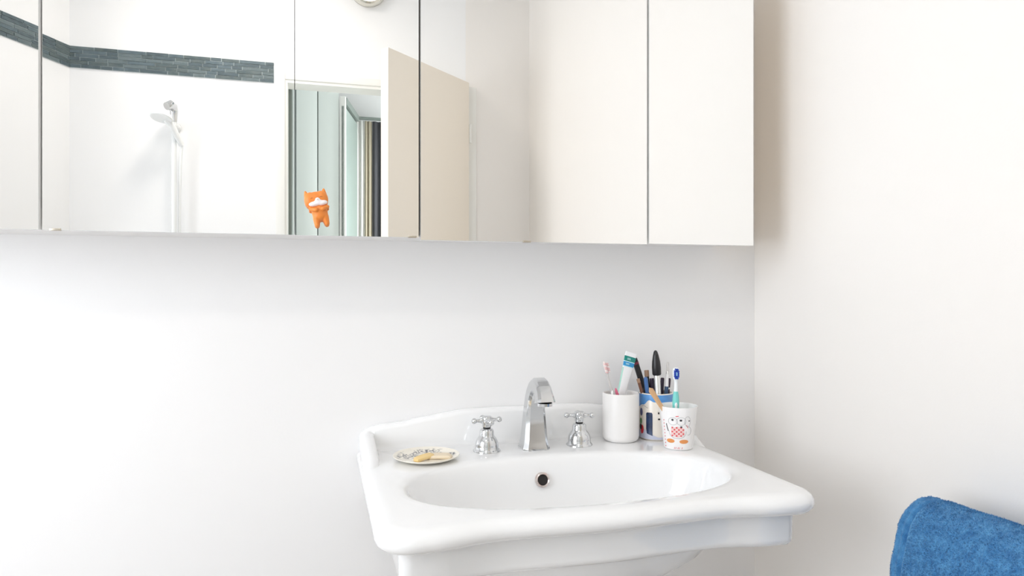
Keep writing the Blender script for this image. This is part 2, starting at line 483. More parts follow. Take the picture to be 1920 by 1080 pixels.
# ------------------------------------------------------------------ wash basin
ZR = 0.85
BX0, BX1, BC = 0.072, 0.787, 0.4295
def front_y(x):
    dx = abs(x - BC)
    y = 0.917 + 0.017 * smoothstep(0.275, 0.185, dx) if dx > 0.185 else 0.934 - 0.008 * (math.cos(PI * dx / 0.185) * 0.5 + 0.5)
    return y
def smooth_front(x):
    return sum(front_y(x + k * 0.012) for k in (-2, -1, 0, 1, 2)) / 5
def outline():
    pts = []
    R, r = 0.052, 0.008
    # start back-left, counter-clockwise seen from above: back-left -> front-left -> front-right -> back-right
    yf = smooth_front(BX0 + R)
    for i in range(40):
        y = YW - r + (yf + R - (YW - r)) * i / 40
        pts.append((BX0, y))
    for i in range(24):
        a = PI + (PI / 2) * i / 24
        pts.append((BX0 + R + R * math.cos(a), yf + R + R * math.sin(a)))
    for i in range(97):
        x = BX0 + R + (BX1 - BX0 - 2 * R) * i / 96
        pts.append((x, smooth_front(x)))
    for i in range(1, 25):
        a = 1.5 * PI + (PI / 2) * i / 24
        pts.append((BX1 - R + R * math.cos(a), yf + R + R * math.sin(a)))
    for i in range(1, 41):
        pts.append((BX1, yf + R + (YW - r - yf - R) * i / 40))
    for i in range(1, 60):
        pts.append((BX1 - (BX1 - BX0) * i / 60, YW - 0.002))
    return pts
OUT = outline(); NO = len(OUT)
NRM = []
for i in range(NO):
    a, b = OUT[i - 2], OUT[(i + 2) % NO]
    tx, ty = b[0] - a[0], b[1] - a[1]; l = math.hypot(tx, ty)
    NRM.append((-ty / l, tx / l))            # inward for counter-clockwise order
def inset(d, z):
    ring = []
    for (x, y), (nx, ny) in zip(OUT, NRM):
        back = y > YW - 0.004
        yy = y + ny * d
        xx = x + nx * d
        if back:
            t = (x - BX0) / (BX1 - BX0); xx = BX0 + d + t * (BX1 - BX0 - 2 * d); yy = y
        if y > YW - 0.012: yy = y
        ring.append((xx, yy, z))
    return ring
ECX, ECY, EA, EB = 0.4295, 1.129, 0.2945, 0.151
def bowl(sc, z, e=2.35, add=0.0):
    ring = []
    for x, y in OUT:
        # direction by outline point, mapped so that the ring follows the ellipse evenly
        ang = math.atan2((y - 1.16) / 0.26, (x - BC) / 0.357)
        c, s = math.cos(ang), math.sin(ang)
        k = (abs(c) ** e + abs(s) ** e) ** (-1 / e)
        ring.append((ECX + (EA * sc + add) * c * k, ECY + (EB * sc + add) * s * k, z))
    return ring
basin = thing('wash_basin', 'white porcelain pedestal wash basin with raised back edge and curved front', 'basin', (0, 0, 0))
bm = bmesh.new()
rings = [bowl(0.03, 0.7095), bowl(0.35, 0.711), bowl(0.60, 0.718), bowl(0.78, 0.735), bowl(0.87, 0.757), bowl(0.915, 0.782), bowl(0.943, 0.806), bowl(0.962, 0.8255),
         bowl(0.974, 0.8350), bowl(0.986, 0.8415), bowl(0.998, 0.8458), bowl(1.0, 0.8482, add=0.005), bowl(1.0, 0.8495, add=0.011), bowl(1.0, 0.8500, add=0.019)]
o1, i1 = inset(0.030, ZR), rings[-1]
rings.append([tuple(a[k] * 0.5 + b[k] * 0.5 for k in range(3)) for a, b in zip(o1, i1)])
rings += [inset(d, z) for d, z in ((0.030, 0.8500), (0.021, 0.8496), (0.013, 0.8478), (0.006, 0.8435), (0.0015, 0.8375), (0.0, 0.8315), (0.002, 0.8245), (0.007, 0.8190), (0.015, 0.8155), (0.025, 0.8140), (0.0315, 0.8125),
                                   (0.0330, 0.8085), (0.0340, 0.800), (0.0345, 0.770), (0.0360, 0.7640), (0.0400, 0.7590), (0.0480, 0.7570), (0.060, 0.7565))]
def under(sx, sy, z):
    ring = []
    for x, y in OUT:
        ang = math.atan2((y - 1.16) / 0.26, (x - BC) / 0.357)
        ring.append((ECX + sx * math.cos(ang), 1.15 + sy * math.sin(ang), z))
    return ring
rings += [under(0.292, 0.172, 0.7555), under(0.284, 0.168, 0.745), under(0.256, 0.155, 0.715), under(0.200, 0.13, 0.685), under(0.130, 0.10, 0.667), under(0.098, 0.085, 0.655)]
vr = loft(bm, rings, True, True, True)
link('basin_body', bm, M_PORC, basin, angle=50)

# raised back edge with short returns
prof = [(0.0, 0.0475), (0.04, 0.050), (0.085, 0.0535), (0.135, 0.0615), (0.180, 0.0685), (0.215, 0.0735), (0.26, 0.0745), (0.36, 0.0745)]
RET = [(1.262, -0.004), (1.278, 0.001), (1.298, 0.012), (1.322, 0.021), (1.36, 0.029), (1.41, 0.0385)]
path = []   # (point on the outer line, inward normal, height)
CR = 0.03
def back_h(x):
    return interp(prof, min(x - BX0, BX1 - x))
ns = 16
for i in range(ns):
    y = 1.262 + (YW - CR - 1.262) * i / ns
    h = sum(interp(RET, y + k_ * 0.006) for k_ in range(-3, 4)) / 7
    path.append((BX0 + 0.004, y, 1, 0, h))
for i in range(11):
    a = PI - (PI / 2) * i / 10
    path.append((BX0 + 0.004 + CR + CR * math.cos(a), YW - CR + CR * math.sin(a) - 0.001, -math.cos(a), -math.sin(a), 0.0385 + 0.0095 * i / 10))
nb = 60
for i in range(1, nb):
    x = BX0 + 0.004 + CR + (BX1 - BX0 - 0.008 - 2 * CR) * i / nb
    path.append((x, YW - 0.001, 0, -1, back_h(x)))
for i in range(11):
    a = PI / 2 - (PI / 2) * i / 10
    path.append((BX1 - 0.004 - CR + CR * math.cos(a), YW - CR + CR * math.sin(a) - 0.001, -math.cos(a), -math.sin(a), 0.048 - 0.0095 * i / 10))
for i in range(1, ns + 1):
    y = YW - CR + (1.262 - (YW - CR)) * i / ns
    h = sum(interp(RET, y + k_ * 0.006) for k_ in range(-3, 4)) / 7
    path.append((BX1 - 0.004, y, -1, 0, h))
bm = bmesh.new(); rings = []
TH = 0.030
for x, y, nx, ny, h in path:
    ring = []
    top = ZR + h
    fil = min(0.012, max(0.001, h * 0.4))
    sec = [(0.0, 0.838), (0.0, top - 0.010)]
    for k in range(1, 9):
        a = PI - PI * k / 9
        sec.append((TH / 2 + TH / 2 * math.cos(a), top - 0.010 + 0.010 * math.sin(a)))
    sec.append((TH, top - 0.010))
    sec.append((TH + 0.0008, ZR + min(fil, max(h - 0.011, -0.003))))
    for k in range(1, 5):
        a = (PI / 2) * k / 4
        sec.append((TH + 0.0008 + fil * (1 - math.cos(a)), ZR + min(fil, max(h - 0.011, -0.003)) * (1 - math.sin(a)) - 0.0004))
    sec.append((TH + 0.0008 + fil, 0.838))
    rings.append([(x + nx * s, y + ny * s, z) for s, z in sec])
loft(bm, rings, True, True, True)
link('splashback', bm, M_PORC, basin, angle=60)

# pedestal
bm = bmesh.new()
ped = []
for z, sx, sy in ((0.0, 0.125, 0.11), (0.03, 0.125, 0.11), (0.05, 0.11, 0.10), (0.10, 0.085, 0.08), (0.30, 0.072, 0.07), (0.52, 0.075, 0.072), (0.62, 0.092, 0.082), (0.655, 0.102, 0.088)):
    ped.append([(ECX + sx * math.cos(2 * PI * j / 48), 1.17 + sy * math.sin(2 * PI * j / 48), z) for j in range(48)])
loft(bm, ped, True, True, True)
link('pedestal', bm, M_PORC, basin)

# overflow
ov = Vector((0.418, 1.2665, 0.8055)); od = Vector((0.0, -1.0, 0.20)).normalized()
bm = axis_lathe(ov, ov + od, [(-0.012, 0.0095), (0.0015, 0.0095), (0.0030, 0.0105), (0.0042, 0.0120), (0.0034, 0.0138), (0.0010, 0.0146), (-0.006, 0.0146)], 40)
for f in [f for f in bm.faces if len(f.verts) > 4]: bm.faces.remove(f)
ovr = link('overflow_ring', bm, M_RINGM, basin); ovr['label'] = 'worn metal overflow ring'
link('overflow_hole', axis_lathe(ov, ov + od, [(-0.012, 0.0096), (0.0008, 0.0096)], 32), M_DARK, basin)
# waste
link('drain', lathe([(0.033, 0.7085), (0.033, 0.713), (0.028, 0.7145), (0.020, 0.7135), (0.018, 0.711)], 40, origin=(ECX, ECY, 0)), M_CHROME, basin)

# ------------------------------------------------------------------ faucet
TY = 1.345
sp = thing('faucet_spout', 'tall chrome faceted basin spout with curved neck between the two taps', 'faucet', (0.425, TY, ZR))
pth = [(0, 0.0, .0300), (0, .004, .0298), (0, .010, .0275), (0, .022, .0252), (.0005, .05, .0226), (.002, .08, .0203), (.007, .104, .0186), (.014, .118, .0176), (.024, .1295, .0168), (.036, .1345, .0163), (.048, .1325, .0160),
       (.058, .1265, .0160), (.0655, .1175, .0163), (.0690, .1115, .0172), (.0705, .107, .0186), (.0710, .1045, .0190)]
bm = bmesh.new(); rings = []
SQ = []
for sx_, sy_, order in ((1, 1, 0), (-1, 1, 1), (-1, -1, 0), (1, -1, 1)):
    c_ = [(sx_ * 1.0, sy_ * 0.62), (sx_ * 0.70, sy_ * 0.95)]
    SQ += c_ if order == 0 else c_[::-1]
for i, (g, z, r) in enumerate(pth):
    a, b = pth[max(0, i - 1)], pth[min(len(pth) - 1, i + 1)]
    d = Vector((0, -(b[0] - a[0]), b[1] - a[1])).normalized()
    u = Vector((1, 0, 0)); v = d.cross(u)
    rings.append([Vector((0, -g, z)) + (u * qa + v * qb) * r * 0.96 for qa, qb in SQ])
loft(bm, rings, True, True, True)
es = [e for e in bm.edges if len(e.link_faces) == 2 and e.calc_face_angle(0) > 0.45]
bmesh.ops.bevel(bm, geom=es, offset=0.0016, segments=2, profile=0.5, affect='EDGES')
link('spout_body', bm, M_CHROME, sp, angle=22)
link('aerator', lathe([(0.0150, 0.0985), (0.0152, 0.1042), (0.010, 0.1048)], 32, origin=(0, -0.0712, 0)), M_CHROME, sp)
link('base_ring', lathe([(0.0305, 0.0), (0.0312, 0.0018), (0.0295, 0.0032)], 40), M_CHROME, sp)

def make_tap(x, rot, label):
    t = thing('cross_handle_tap', label, 'tap', (x, TY, ZR), (0, 0, math.radians(rot)), 'chrome cross-handle taps on the basin')
    link('bell_base', lathe([(0.0275, 0.0), (0.0278, 0.002), (0.0262, 0.0038), (0.0238, 0.0062), (0.0238, 0.0125), (0.0228, 0.019), (0.0198, 0.0255), (0.0165, 0.0298), (0.0148, 0.0318), (0.0143, 0.0345), (0.0143, 0.0415), (0.0120, 0.0450), (0.0095, 0.0462)], 48), M_CHROME, t, angle=55)
    link('neck', lathe([(0.0076, 0.0458), (0.0076, 0.0500)], 24), M_GAP, t)  # coloured black to read as the shaded gap under the handle
    h = link('handle', lathe([(0.0090, 0.0492), (0.0096, 0.0515), (0.0092, 0.0545), (0.0104, 0.0565), (0.0108, 0.0600), (0.0108, 0.0650), (0.0104, 0.0688), (0.0088, 0.0704), (0.0030, 0.0712)], 32), M_CHROME, t, angle=55)
    for k in range(4):
        a = k * PI / 2
        d = Vector((math.cos(a), math.sin(a), 0))
        c = Vector((0, 0, 0.0622))
        bm = axis_lathe(c, c + d, [(0.008, 0.0056), (0.0125, 0.0052), (0.0145, 0.0040), (0.0200, 0.0033), (0.0222, 0.0034), (0.0232, 0.0046), (0.0250, 0.0056), (0.0272, 0.0060), (0.0294, 0.0054), (0.0312, 0.0038), (0.0322, 0.0015)], 20)
        link('arm', bm, M_CHROME, h)
    return t
make_tap(0.325, 6, 'chrome cross-handle tap left of the spout, beside the soap dish')
make_tap(0.525, -16, 'chrome cross-handle tap right of the spout, beside the white tumbler')

# ------------------------------------------------------------------ soap dish and soaps
def dish_material():
    m = bpy.data.materials.new('dish_print'); m.use_nodes = True
    nt = m.node_tree; b = nt.nodes['Principled BSDF']
    b.inputs['Roughness'].default_value = 0.2
    tc = nt.nodes.new('ShaderNodeTexCoord')
    n1 = nt.nodes.new('ShaderNodeTexNoise'); n1.inputs['Scale'].default_value = 210; n1.inputs['Detail'].default_value = 4
    r1 = nt.nodes.new('ShaderNodeValToRGB'); r1.color_ramp.elements[0].position = 0.44; r1.color_ramp.elements[1].position = 0.56
    n2 = nt.nodes.new('ShaderNodeTexNoise'); n2.inputs['Scale'].default_value = 34; n2.inputs['Detail'].default_value = 2
    r2 = nt.nodes.new('ShaderNodeValToRGB'); r2.color_ramp.elements[0].position = 0.42; r2.color_ramp.elements[1].position = 0.50
    sx = nt.nodes.new('ShaderNodeSeparateXYZ')
    # drawing sits on the far half of the well
    mr = nt.nodes.new('ShaderNodeMapRange'); mr.inputs[1].default_value = -0.014; mr.inputs[2].default_value = 0.002
    ln = nt.nodes.new('ShaderNodeVectorMath'); ln.operation = 'LENGTH'
    cz = nt.nodes.new('ShaderNodeVectorMath'); cz.operation = 'MULTIPLY'; cz.inputs[1].default_value = (1, 1, 0)
    mr2 = nt.nodes.new('ShaderNodeMapRange'); mr2.inputs[1].default_value = 0.056; mr2.inputs[2].default_value = 0.059; mr2.inputs[3].default_value = 1; mr2.inputs[4].default_value = 0
    m1 = nt.nodes.new('ShaderNodeMath'); m1.operation = 'MULTIPLY'
    m2 = nt.nodes.new('ShaderNodeMath'); m2.operation = 'MULTIPLY'
    m3 = nt.nodes.new('ShaderNodeMath'); m3.operation = 'MULTIPLY'
    mx = nt.nodes.new('ShaderNodeMixRGB')
    mx.inputs[1].default_value = (0.86, 0.82, 0.73, 1); mx.inputs[2].default_value = (0.13, 0.13, 0.15, 1)
    L = nt.links.new
    L(tc.outputs['Object'], n1.inputs['Vector']); L(tc.outputs['Object'], n2.inputs['Vector']); L(tc.outputs['Object'], sx.inputs[0]); L(tc.outputs['Object'], cz.inputs[0])
    L(cz.outputs[0], ln.inputs[0]); L(ln.outputs['Value'], mr2.inputs[0]); L(sx.outputs['Y'], mr.inputs[0])
    L(n1.outputs['Fac'], r1.inputs['Fac']); L(n2.outputs['Fac'], r2.inputs['Fac'])
    L(r1.outputs['Color'], m1.inputs[0]); L(r2.outputs['Color'], m1.inputs[1])
    L(m1.outputs[0], m2.inputs[0]); L(mr.outputs[0], m2.inputs[1]); L(m2.outputs[0], m3.inputs[0]); L(mr2.outputs[0], m3.inputs[1])
    L(m3.outputs[0], mx.inputs[0]); L(mx.outputs[0], b.inputs['Base Color'])
    return m
dish = thing('soap_dish', 'small round cream soap dish with dark printed drawing at the left of the basin', 'dish', (0.197, 1.311, ZR))
link('dish_plate', lathe([(0.0005, 0.0030), (0.030, 0.0030), (0.044, 0.0036), (0.053, 0.0058), (0.0605, 0.0088), (0.0622, 0.0098), (0.0634, 0.0100), (0.0636, 0.0090), (0.0615, 0.0074), (0.052, 0.0036), (0.044, 0.0015), (0.033, 0.0012), (0.0325, 0.0001), (0.030, 0.0001), (0.0295, 0.0012), (0.0005, 0.0014)], 72), dish_material(), dish, angle=60)
def soap(loc, rot, sx, sy, sz, m, label):
    bm = bmesh.new()
    bmesh.ops.create_cube(bm, size=1.0)
    bmesh.ops.subdivide_edges(bm, edges=bm.edges[:], cuts=4, use_grid_fill=True)
    for v in bm.verts:
        p = v.co * 2
        q = p.normalized() * max(abs(p.x), abs(p.y), abs(p.z))
        p = p.lerp(q, 0.55)
        p.z -= 0.35 * p.x * p.x
        v.co = Vector((p.x * sx / 2, p.y * sy / 2, p.z * sz / 2 + 0.0006 * noise.noise(p * 2)))
    o = link('soap', bm, m); o.location = loc; o.rotation_euler = rot
    tag(o, label, 'soap', 'soap remnants on the dish')
soap((0.190, 1.294, ZR + 0.0088), (math.radians(6), math.radians(-5), math.radians(30)), 0.048, 0.017, 0.0075, mat('yellow_soap', (0.84, 0.60, 0.24), 0.45, var=(30, (0.86, 0.66, 0.34))), 'yellow worn sliver of soap in the middle of the dish')
soap((0.221, 1.302, ZR + 0.0072), (0, 0, math.radians(-12)), 0.050, 0.030, 0.008, mat('cream_soap', (0.82, 0.70, 0.52), 0.5), 'pale cream sliver of soap at the right side of the dish')

# ------------------------------------------------------------------ tumblers
def cup_frame(c):
    """angle of the side turned to the room's middle (where a person stands)"""
    return math.atan2(-c[1], -c[0])
class Decal:
    def __init__(self, parent, radius_at, th0):
        self.p, self.r, self.t = parent, radius_at, th0
    def pt(self, s, z, off):
        r = self.r(z) + off
        th = self.t + s / self.r(z) 
        return Vector((r * math.cos(th), r * math.sin(th), z))
    def cols(self, name, cols, m, off=0.0003, join=None):
        bm = join or bmesh.new()
        rows = []
        for s, z0, z1 in cols:
            k = max(1, 4)
            rows.append([self.pt(s, z0 + (z1 - z0) * i / k, off) for i in range(k + 1)])
        loft(bm, rows, False)
        if join: return bm
        return link(name, bm, m, self.p, angle=80)
    def blob(self, name, s, z, rs, rz, m, off=0.0003, join=None):
        n = 12
        cols = []
        for i in range(n + 1):
            t = -1 + 2 * i / n
            h = rz * math.sqrt(max(0.0, 1 - t * t)) + 0.00005
            cols.append((s + rs * t, z - h, z + h))
        return self.cols(name, cols, m, off, join)
    def stroke(self, pts, w, join, off=0.0004):
        rows = []
        for i, (s, z) in enumerate(pts):
            a, b = pts[max(0, i - 1)], pts[min(len(pts) - 1, i + 1)]
            tx, tz = b[0] - a[0], b[1] - a[1]; l = math.hypot(tx, tz) or 1
            rows.append([self.pt(s - tz / l * w / 2, z + tx / l * w / 2, off), self.pt(s + tz / l * w / 2, z - tx / l * w / 2, off)])
        loft(join, rows, False)

A = (0.628, 1.362); Bc = (0.713, 1.364); Cc = (0.713, 1.266)
ta = thing('tumbler', 'plain white ceramic tumbler with toothpaste tube, left of the blue cup', 'cup', (*A, ZR))
link('tumbler_body', lathe([(0.0005, 0.0), (0.030, 0.0), (0.0345, 0.0018), (0.0378, 0.0060), (0.0392, 0.0115), (0.0394, 0.1005), (0.0388, 0.1028), (0.0375, 0.1036), (0.0362, 0.1028), (0.0356, 0.1000), (0.0354, 0.012), (0.033, 0.0065), (0.0005, 0.006)], 64), M_CERAM, ta, angle=60)

tb = thing('painted_cup', 'blue-rimmed ceramic cup painted with colour patches, filled with pens and pencils', 'cup', (*Bc, ZR))
M_BCUP = mat('cup_cream_glaze', (0.84, 0.78, 0.70), 0.25, coat=0.2)
M_BLUE = mat('cup_blue_glaze', (0.085, 0.27, 0.62), 0.25, coat=0.2, var=(60, (0.12, 0.34, 0.70)))
link('cup_body', lathe([(0.0005, 0.0), (0.032, 0.0), (0.0365, 0.0022), (0.0376, 0.006), (0.0376, 0.0985), (0.0368, 0.1008), (0.0358, 0.1012), (0.0350, 0.1005), (0.0346, 0.098), (0.0346, 0.007), (0.0005, 0.006)], 64), M_BCUP, tb, angle=60)
dB = Decal(tb, lambda z: 0.0376, cup_frame(Bc))
n = 72; circ = 2 * PI * 0.0376
band = []
for i in range(n + 1):
    s = -circ / 2 + circ * i / n
    low = 0.0795 + 0.007 * math.cos(s * 95 + 0.9) + 0.002 * math.sin(s * 310)
    band.append((s, low, 0.0990))
dB.cols('rim_band', band, M_BLUE)
lav = []
for i in range(n + 1):
    s = -circ / 2 + circ * i / n
    lav.append((s, 0.0035, 0.016 + 0.008 * math.cos(s * 80 + 2.4)))
dB.cols('foot_band', lav, mat('cup_lavender', (0.55, 0.58, 0.70), 0.3))
dB.cols('window_patch', [(-0.0215 + 0.0145 * k / 8, 0.0130 + (0.009 if k == 0 else 0.0) - 0.005 * k / 8 + 0.003, 0.0600 + (-0.002 if k in (0, 8) else 0.001)) for k in range(9)], mat('cup_navy', (0.006, 0.018, 0.06), 0.25, var=(80, (0.012, 0.04, 0.12))), 0.0005)
dB.blob('red_patch', -0.0335, 0.0225, 0.0055, 0.0095, mat('cup_red', (0.62, 0.035, 0.05), 0.3), 0.0005)
dB.blob('green_patch', -0.0375, 0.040, 0.0045, 0.0065, mat('cup_green', (0.12, 0.26, 0.12), 0.3), 0.0004)
dB.blob('dark_patch', -0.0375, 0.0275, 0.004, 0.0065, mat('cup_black', (0.02, 0.018, 0.02), 0.3), 0.0006)
dB.blob('violet_patch', -0.0360, 0.0600, 0.0050, 0.0085, mat('cup_violet', (0.12, 0.12, 0.24), 0.3), 0.0004)
dB.blob('black_dot', 0.0068, 0.0475, 0.0026, 0.0018, MATS['cup_black'], 0.0005)
dB.blob('black_dot', 0.0060, 0.0605, 0.0016, 0.0024, MATS['cup_black'], 0.0005)
bm = bmesh.new()
dB.stroke([(-0.034 + 0.0022 * k, 0.0725 + 0.002 * math.sin(k * 0.6)) for k in range(9)], 0.0009, bm)
dB.stroke([(-0.010, 0.018 + 0.004 * k) for k in range(8)], 0.0006, bm)
link('line_drawing', bm, mat('cup_grey_line', (0.33, 0.30, 0.30), 0.4), tb, kind='stuff')

tcup = thing('printed_cup', 'small white flared cup with red-checked printed figure, in front of blue cup', 'cup', (*Cc, ZR))
RC = lambda z: 0.0292 + (0.0392 - 0.0292) * (z / 0.0875)
M_MEL = mat('white_melamine', (0.90, 0.89, 0.885), 0.25, coat=0.2)
link('cup_body', lathe([(0.0005, 0.0), (0.026, 0.0), (0.0288, 0.0012)] + [(RC(z), z) for z in (0.004, 0.02, 0.04, 0.06, 0.08, 0.0865)] + [(0.0390, 0.0878), (0.0380, 0.0880), (0.0372, 0.0872), (0.0352, 0.070), (0.0275, 0.006), (0.0005, 0.005)], 64), M_MEL, tcup, angle=60)
dC = Decal(tcup, RC, cup_frame(Cc))
_pt = dC.pt
dC.pt = lambda s, z, off: _pt(s * 1.28, 0.036 + (z - 0.036) * 1.22, off)
M_REDP = mat('print_red', (0.72, 0.10, 0.11), 0.4); M_ORP = mat('print_orange', (0.76, 0.30, 0.09), 0.4); M_BLKP = mat('print_black', (0.03, 0.03, 0.035), 0.4); M_GRYP = mat('print_grey', (0.38, 0.38, 0.40), 0.4)
M_PNKP = mat('print_pink', (0.86, 0.62, 0.60), 0.4)
dC.cols('print_patch', [(-0.0115 + 0.021 * k / 10, 0.0285 + 0.004 * abs(k - 5) / 5, 0.0475 - 0.0035 * abs(k - 5) / 5) for k in range(11)], M_PNKP, 0.0003)
bm = bmesh.new()
for i in range(6):
    for j in range(5):
        if (i + j) % 2 == 0:
            s, z = -0.0105 + i * 0.0034, 0.0305 + j * 0.0034
            dC.cols('', [(s, z, z + 0.0026), (s + 0.0026, z, z + 0.0026)], None, 0.0005, bm)
link('print_checks', bm, M_REDP, tcup, angle=80)
bm = bmesh.new()
dC.blob('', -0.0125, 0.0225, 0.0070, 0.0034, None, 0.0004, bm); dC.blob('', 0.0090, 0.0220, 0.0074, 0.0034, None, 0.0004, bm)
link('print_shoes', bm, M_ORP, tcup, angle=80)
bm = bmesh.new()
def loopstroke(cs, cz, rs, rz, w, a0=0.0, a1=2 * PI, n=20):
    dC.stroke([(cs + rs * math.cos(a0 + (a1 - a0) * i / n), cz + rz * math.sin(a0 + (a1 - a0) * i / n)) for i in range(n + 1)], w, bm)
loopstroke(-0.0085, 0.0560, 0.0075, 0.0062, 0.0005)
loopstroke(0.0045, 0.0565, 0.0075, 0.0065, 0.0005)
loopstroke(0.0150, 0.0560, 0.0050, 0.0085, 0.0005)
loopstroke(-0.001, 0.0380, 0.0135, 0.0110, 0.0006, PI * 0.95, PI * 2.05)
loopstroke(0.0165, 0.0400, 0.0050, 0.0070, 0.0006, -PI * 0.6, PI * 0.5)
link('print_outline', bm, M_GRYP, tcup, angle=80)
bm = bmesh.new()
dC.blob('', -0.0090, 0.0585, 0.0018, 0.0016, None, 0.0006, bm); dC.blob('', 0.0040, 0.0580, 0.0021, 0.0016, None, 0.0006, bm)
dC.stroke([(-0.0200, 0.0510), (-0.0185, 0.0450), (-0.0160, 0.0385)], 0.0014, bm)
dC.blob('', 0.0175, 0.0570, 0.0012, 0.0010, None, 0.0006, bm); dC.blob('', 0.0045, 0.0470, 0.0018, 0.0012, None, 0.0006, bm)
link('print_marks', bm, M_BLKP, tcup, angle=80)
bm = bmesh.new()
dC.stroke([(-0.004, 0.0645), (0.0005, 0.0650)], 0.0014, bm); dC.stroke([(0.0130, 0.0500), (0.0155, 0.0450)], 0.0010, bm)
for k, s in enumerate((-0.0062, -0.0040, -0.0008, 0.0012, 0.0055)):
    dC.stroke([(s, 0.0095), (s + 0.0009, 0.0125)], 0.0007, bm)
for k in range(9):
    dC.blob('', -0.0255 + 0.0004 * k, 0.056 - 0.0055 * k, 0.0010, 0.0011, None, 0.0004, bm)
link('print_red_marks', bm, M_REDP, tcup, angle=80, kind='stuff')

# ------------------------------------------------------------------ things standing in the tumblers
def P(m, **k): return m
def stick_thing(name, B, T, prof, m, label, cat, n=20, group=None, squash=1.0):
    o = link(name, axis_lathe(B, T, prof, n, squash=squash), m, angle=45)
    return tag(o, label, cat, group)

# toothpaste tube: round at the cap, flat and wide at the crimped top
Bt = Vector((0.6045, 1.3600, 0.8610)); Tt = Vector((0.6572, 1.3700, 1.0385))
ax = (Tt - Bt).normalized(); Lt = (Tt - Bt).length
side = Vector((0.94, 0.0, 0.0)); side = (side - ax * side.dot(ax)).normalized()
nrm = ax.cross(side)
pt = thing('toothpaste_tube', 'white toothpaste tube with green and blue bands leaning in the white tumbler', 'toothpaste', (0, 0, 0))
def tube_sec(s):
    t = max(0.0, min(1.0, (s - 0.030) / (Lt - 0.036)))
    w = 0.0078 + 0.0062 * t ** 1.3
    h = 0.0078 * (1 - t) + 0.0012 * t
    if s < 0.030: w = h = 0.0078
    return w, h
def tube_ring(s, grow=0.0, n=32):
    w, h = tube_sec(s)
    return [Bt + ax * s + side * (w + grow) * math.cos(2 * PI * j / n) + nrm * (h + grow) * math.sin(2 * PI * j / n) for j in range(n)]
bm = bmesh.new()
loft(bm, [tube_ring(0.022 + (Lt - 0.022) * i / 20) for i in range(21)], True, True, True)
link('tube_body', bm, mat('tube_white', (0.87, 0.88, 0.90), 0.3, coat=0.2), pt, angle=50)
link('cap', axis_lathe(Bt, Tt, [(0.0, 0.0065), (0.001, 0.0070), (0.021, 0.0076), (0.023, 0.0065)], 24), mat('cap_white', (0.85, 0.85, 0.85), 0.4), pt)
for nm, s0, s1, c in (('green_band', Lt - 0.0205, Lt - 0.0095, (0.0, 0.235, 0.20)), ('pale_line', Lt - 0.0220, Lt - 0.0205, (0.60, 0.85, 0.92)), ('blue_band', Lt - 0.0310, Lt - 0.0220, (0.02, 0.29, 0.62)), ('cyan_line', Lt - 0.0325, Lt - 0.0310, (0.35, 0.75, 0.88))):
    bm = bmesh.new(); loft(bm, [tube_ring(s0, 0.0003), tube_ring((s0 + s1) / 2, 0.0003), tube_ring(s1, 0.0003)], True)
    link(nm, bm, mat('tube_' + nm, c, 0.3, coat=0.2), pt, angle=60)
bm = bmesh.new()
for (s, off, w) in ((Lt - 0.0140, -0.003, 0.008), (Lt - 0.0165, -0.003, 0.009), (Lt - 0.0255, -0.004, 0.009), (Lt - 0.0275, -0.004, 0.008)):
    # small pale print lines on the bands, on the side turned to the room
    w_, h_ = tube_sec(s)
    sgn_ = -1 if nrm.y > 0 else 1
    c = Bt + ax * s + side * off + nrm * sgn_ * (h_ + 0.0006)
    vs_ = [bm.verts.new(c + side * a * w / 2 + ax * b * 0.0006) for a, b in ((-1, -1), (1, -1), (1, 1), (-1, 1))]
    bm.faces.new(vs_)
link('print_lines', bm, mat('tube_print', (0.45, 0.75, 0.80), 0.4), pt)
bm = bmesh.new()
rows = []
for i in range(13):
    s = 0.095 + 0.055 * i / 12
    w, h = tube_sec(s)
    rows.append([Bt + ax * s + side * (w + 0.0003) * math.cos(a) + nrm * (h + 0.0003) * math.sin(a) for a in [(PI * (0.80 + 0.40 * k / 6)) for k in range(7)]])
loft(bm, rows, False)
link('mint_flash', bm, mat('tube_mint', (0.38, 0.68, 0.58), 0.35), pt)

# pink toothbrush
B_, T_ = Vector((0.6400, 1.3770, 0.8600)), Vector((0.5985, 1.3860, 1.0188))
pb = thing('toothbrush', 'clear toothbrush with pale pink head standing in the white tumbler', 'toothbrush', (0, 0, 0), group='toothbrushes in the tumblers')
L_ = (T_ - B_).length
m_clear = mat('clear_plastic', (0.93, 0.91, 0.90), 0.1, trans=0.55, ior=1.3)
link('handle', axis_lathe(B_, T_, [(0, 0.003), (0.004, 0.0048), (0.05, 0.0050), (0.085, 0.0042), (0.115, 0.0030), (L_ - 0.03, 0.0028), (L_ - 0.026, 0.004)], 20), m_clear, pb)
link('head', axis_lathe(B_, T_, [(L_ - 0.028, 0.003), (L_ - 0.024, 0.0062), (L_ - 0.012, 0.0068), (L_ - 0.003, 0.0058), (L_, 0.002)], 20, squash=0.45), mat('pale_pink_plastic', (0.90, 0.78, 0.75), 0.3), pb)
axb = (T_ - B_).normalized()
for k in range(6):
    for j in (-1, 1):
        c = T_ - axb * (0.005 + 0.0037 * k) + Vector((1, 0, 0.28)) * 0.0026 * j
        q = c + Vector((0.15, -1, 0.05)).normalized() * 0.0105
        link('bristle_tuft', axis_lathe(c, q, [(0.002, 0.0012), (0.0105, 0.0014)], 8), mat('bristle_rose', (0.80, 0.50, 0.50), 0.8) if (k + j) % 3 else mat('bristle_white', (0.9, 0.82, 0.80), 0.8), pb)
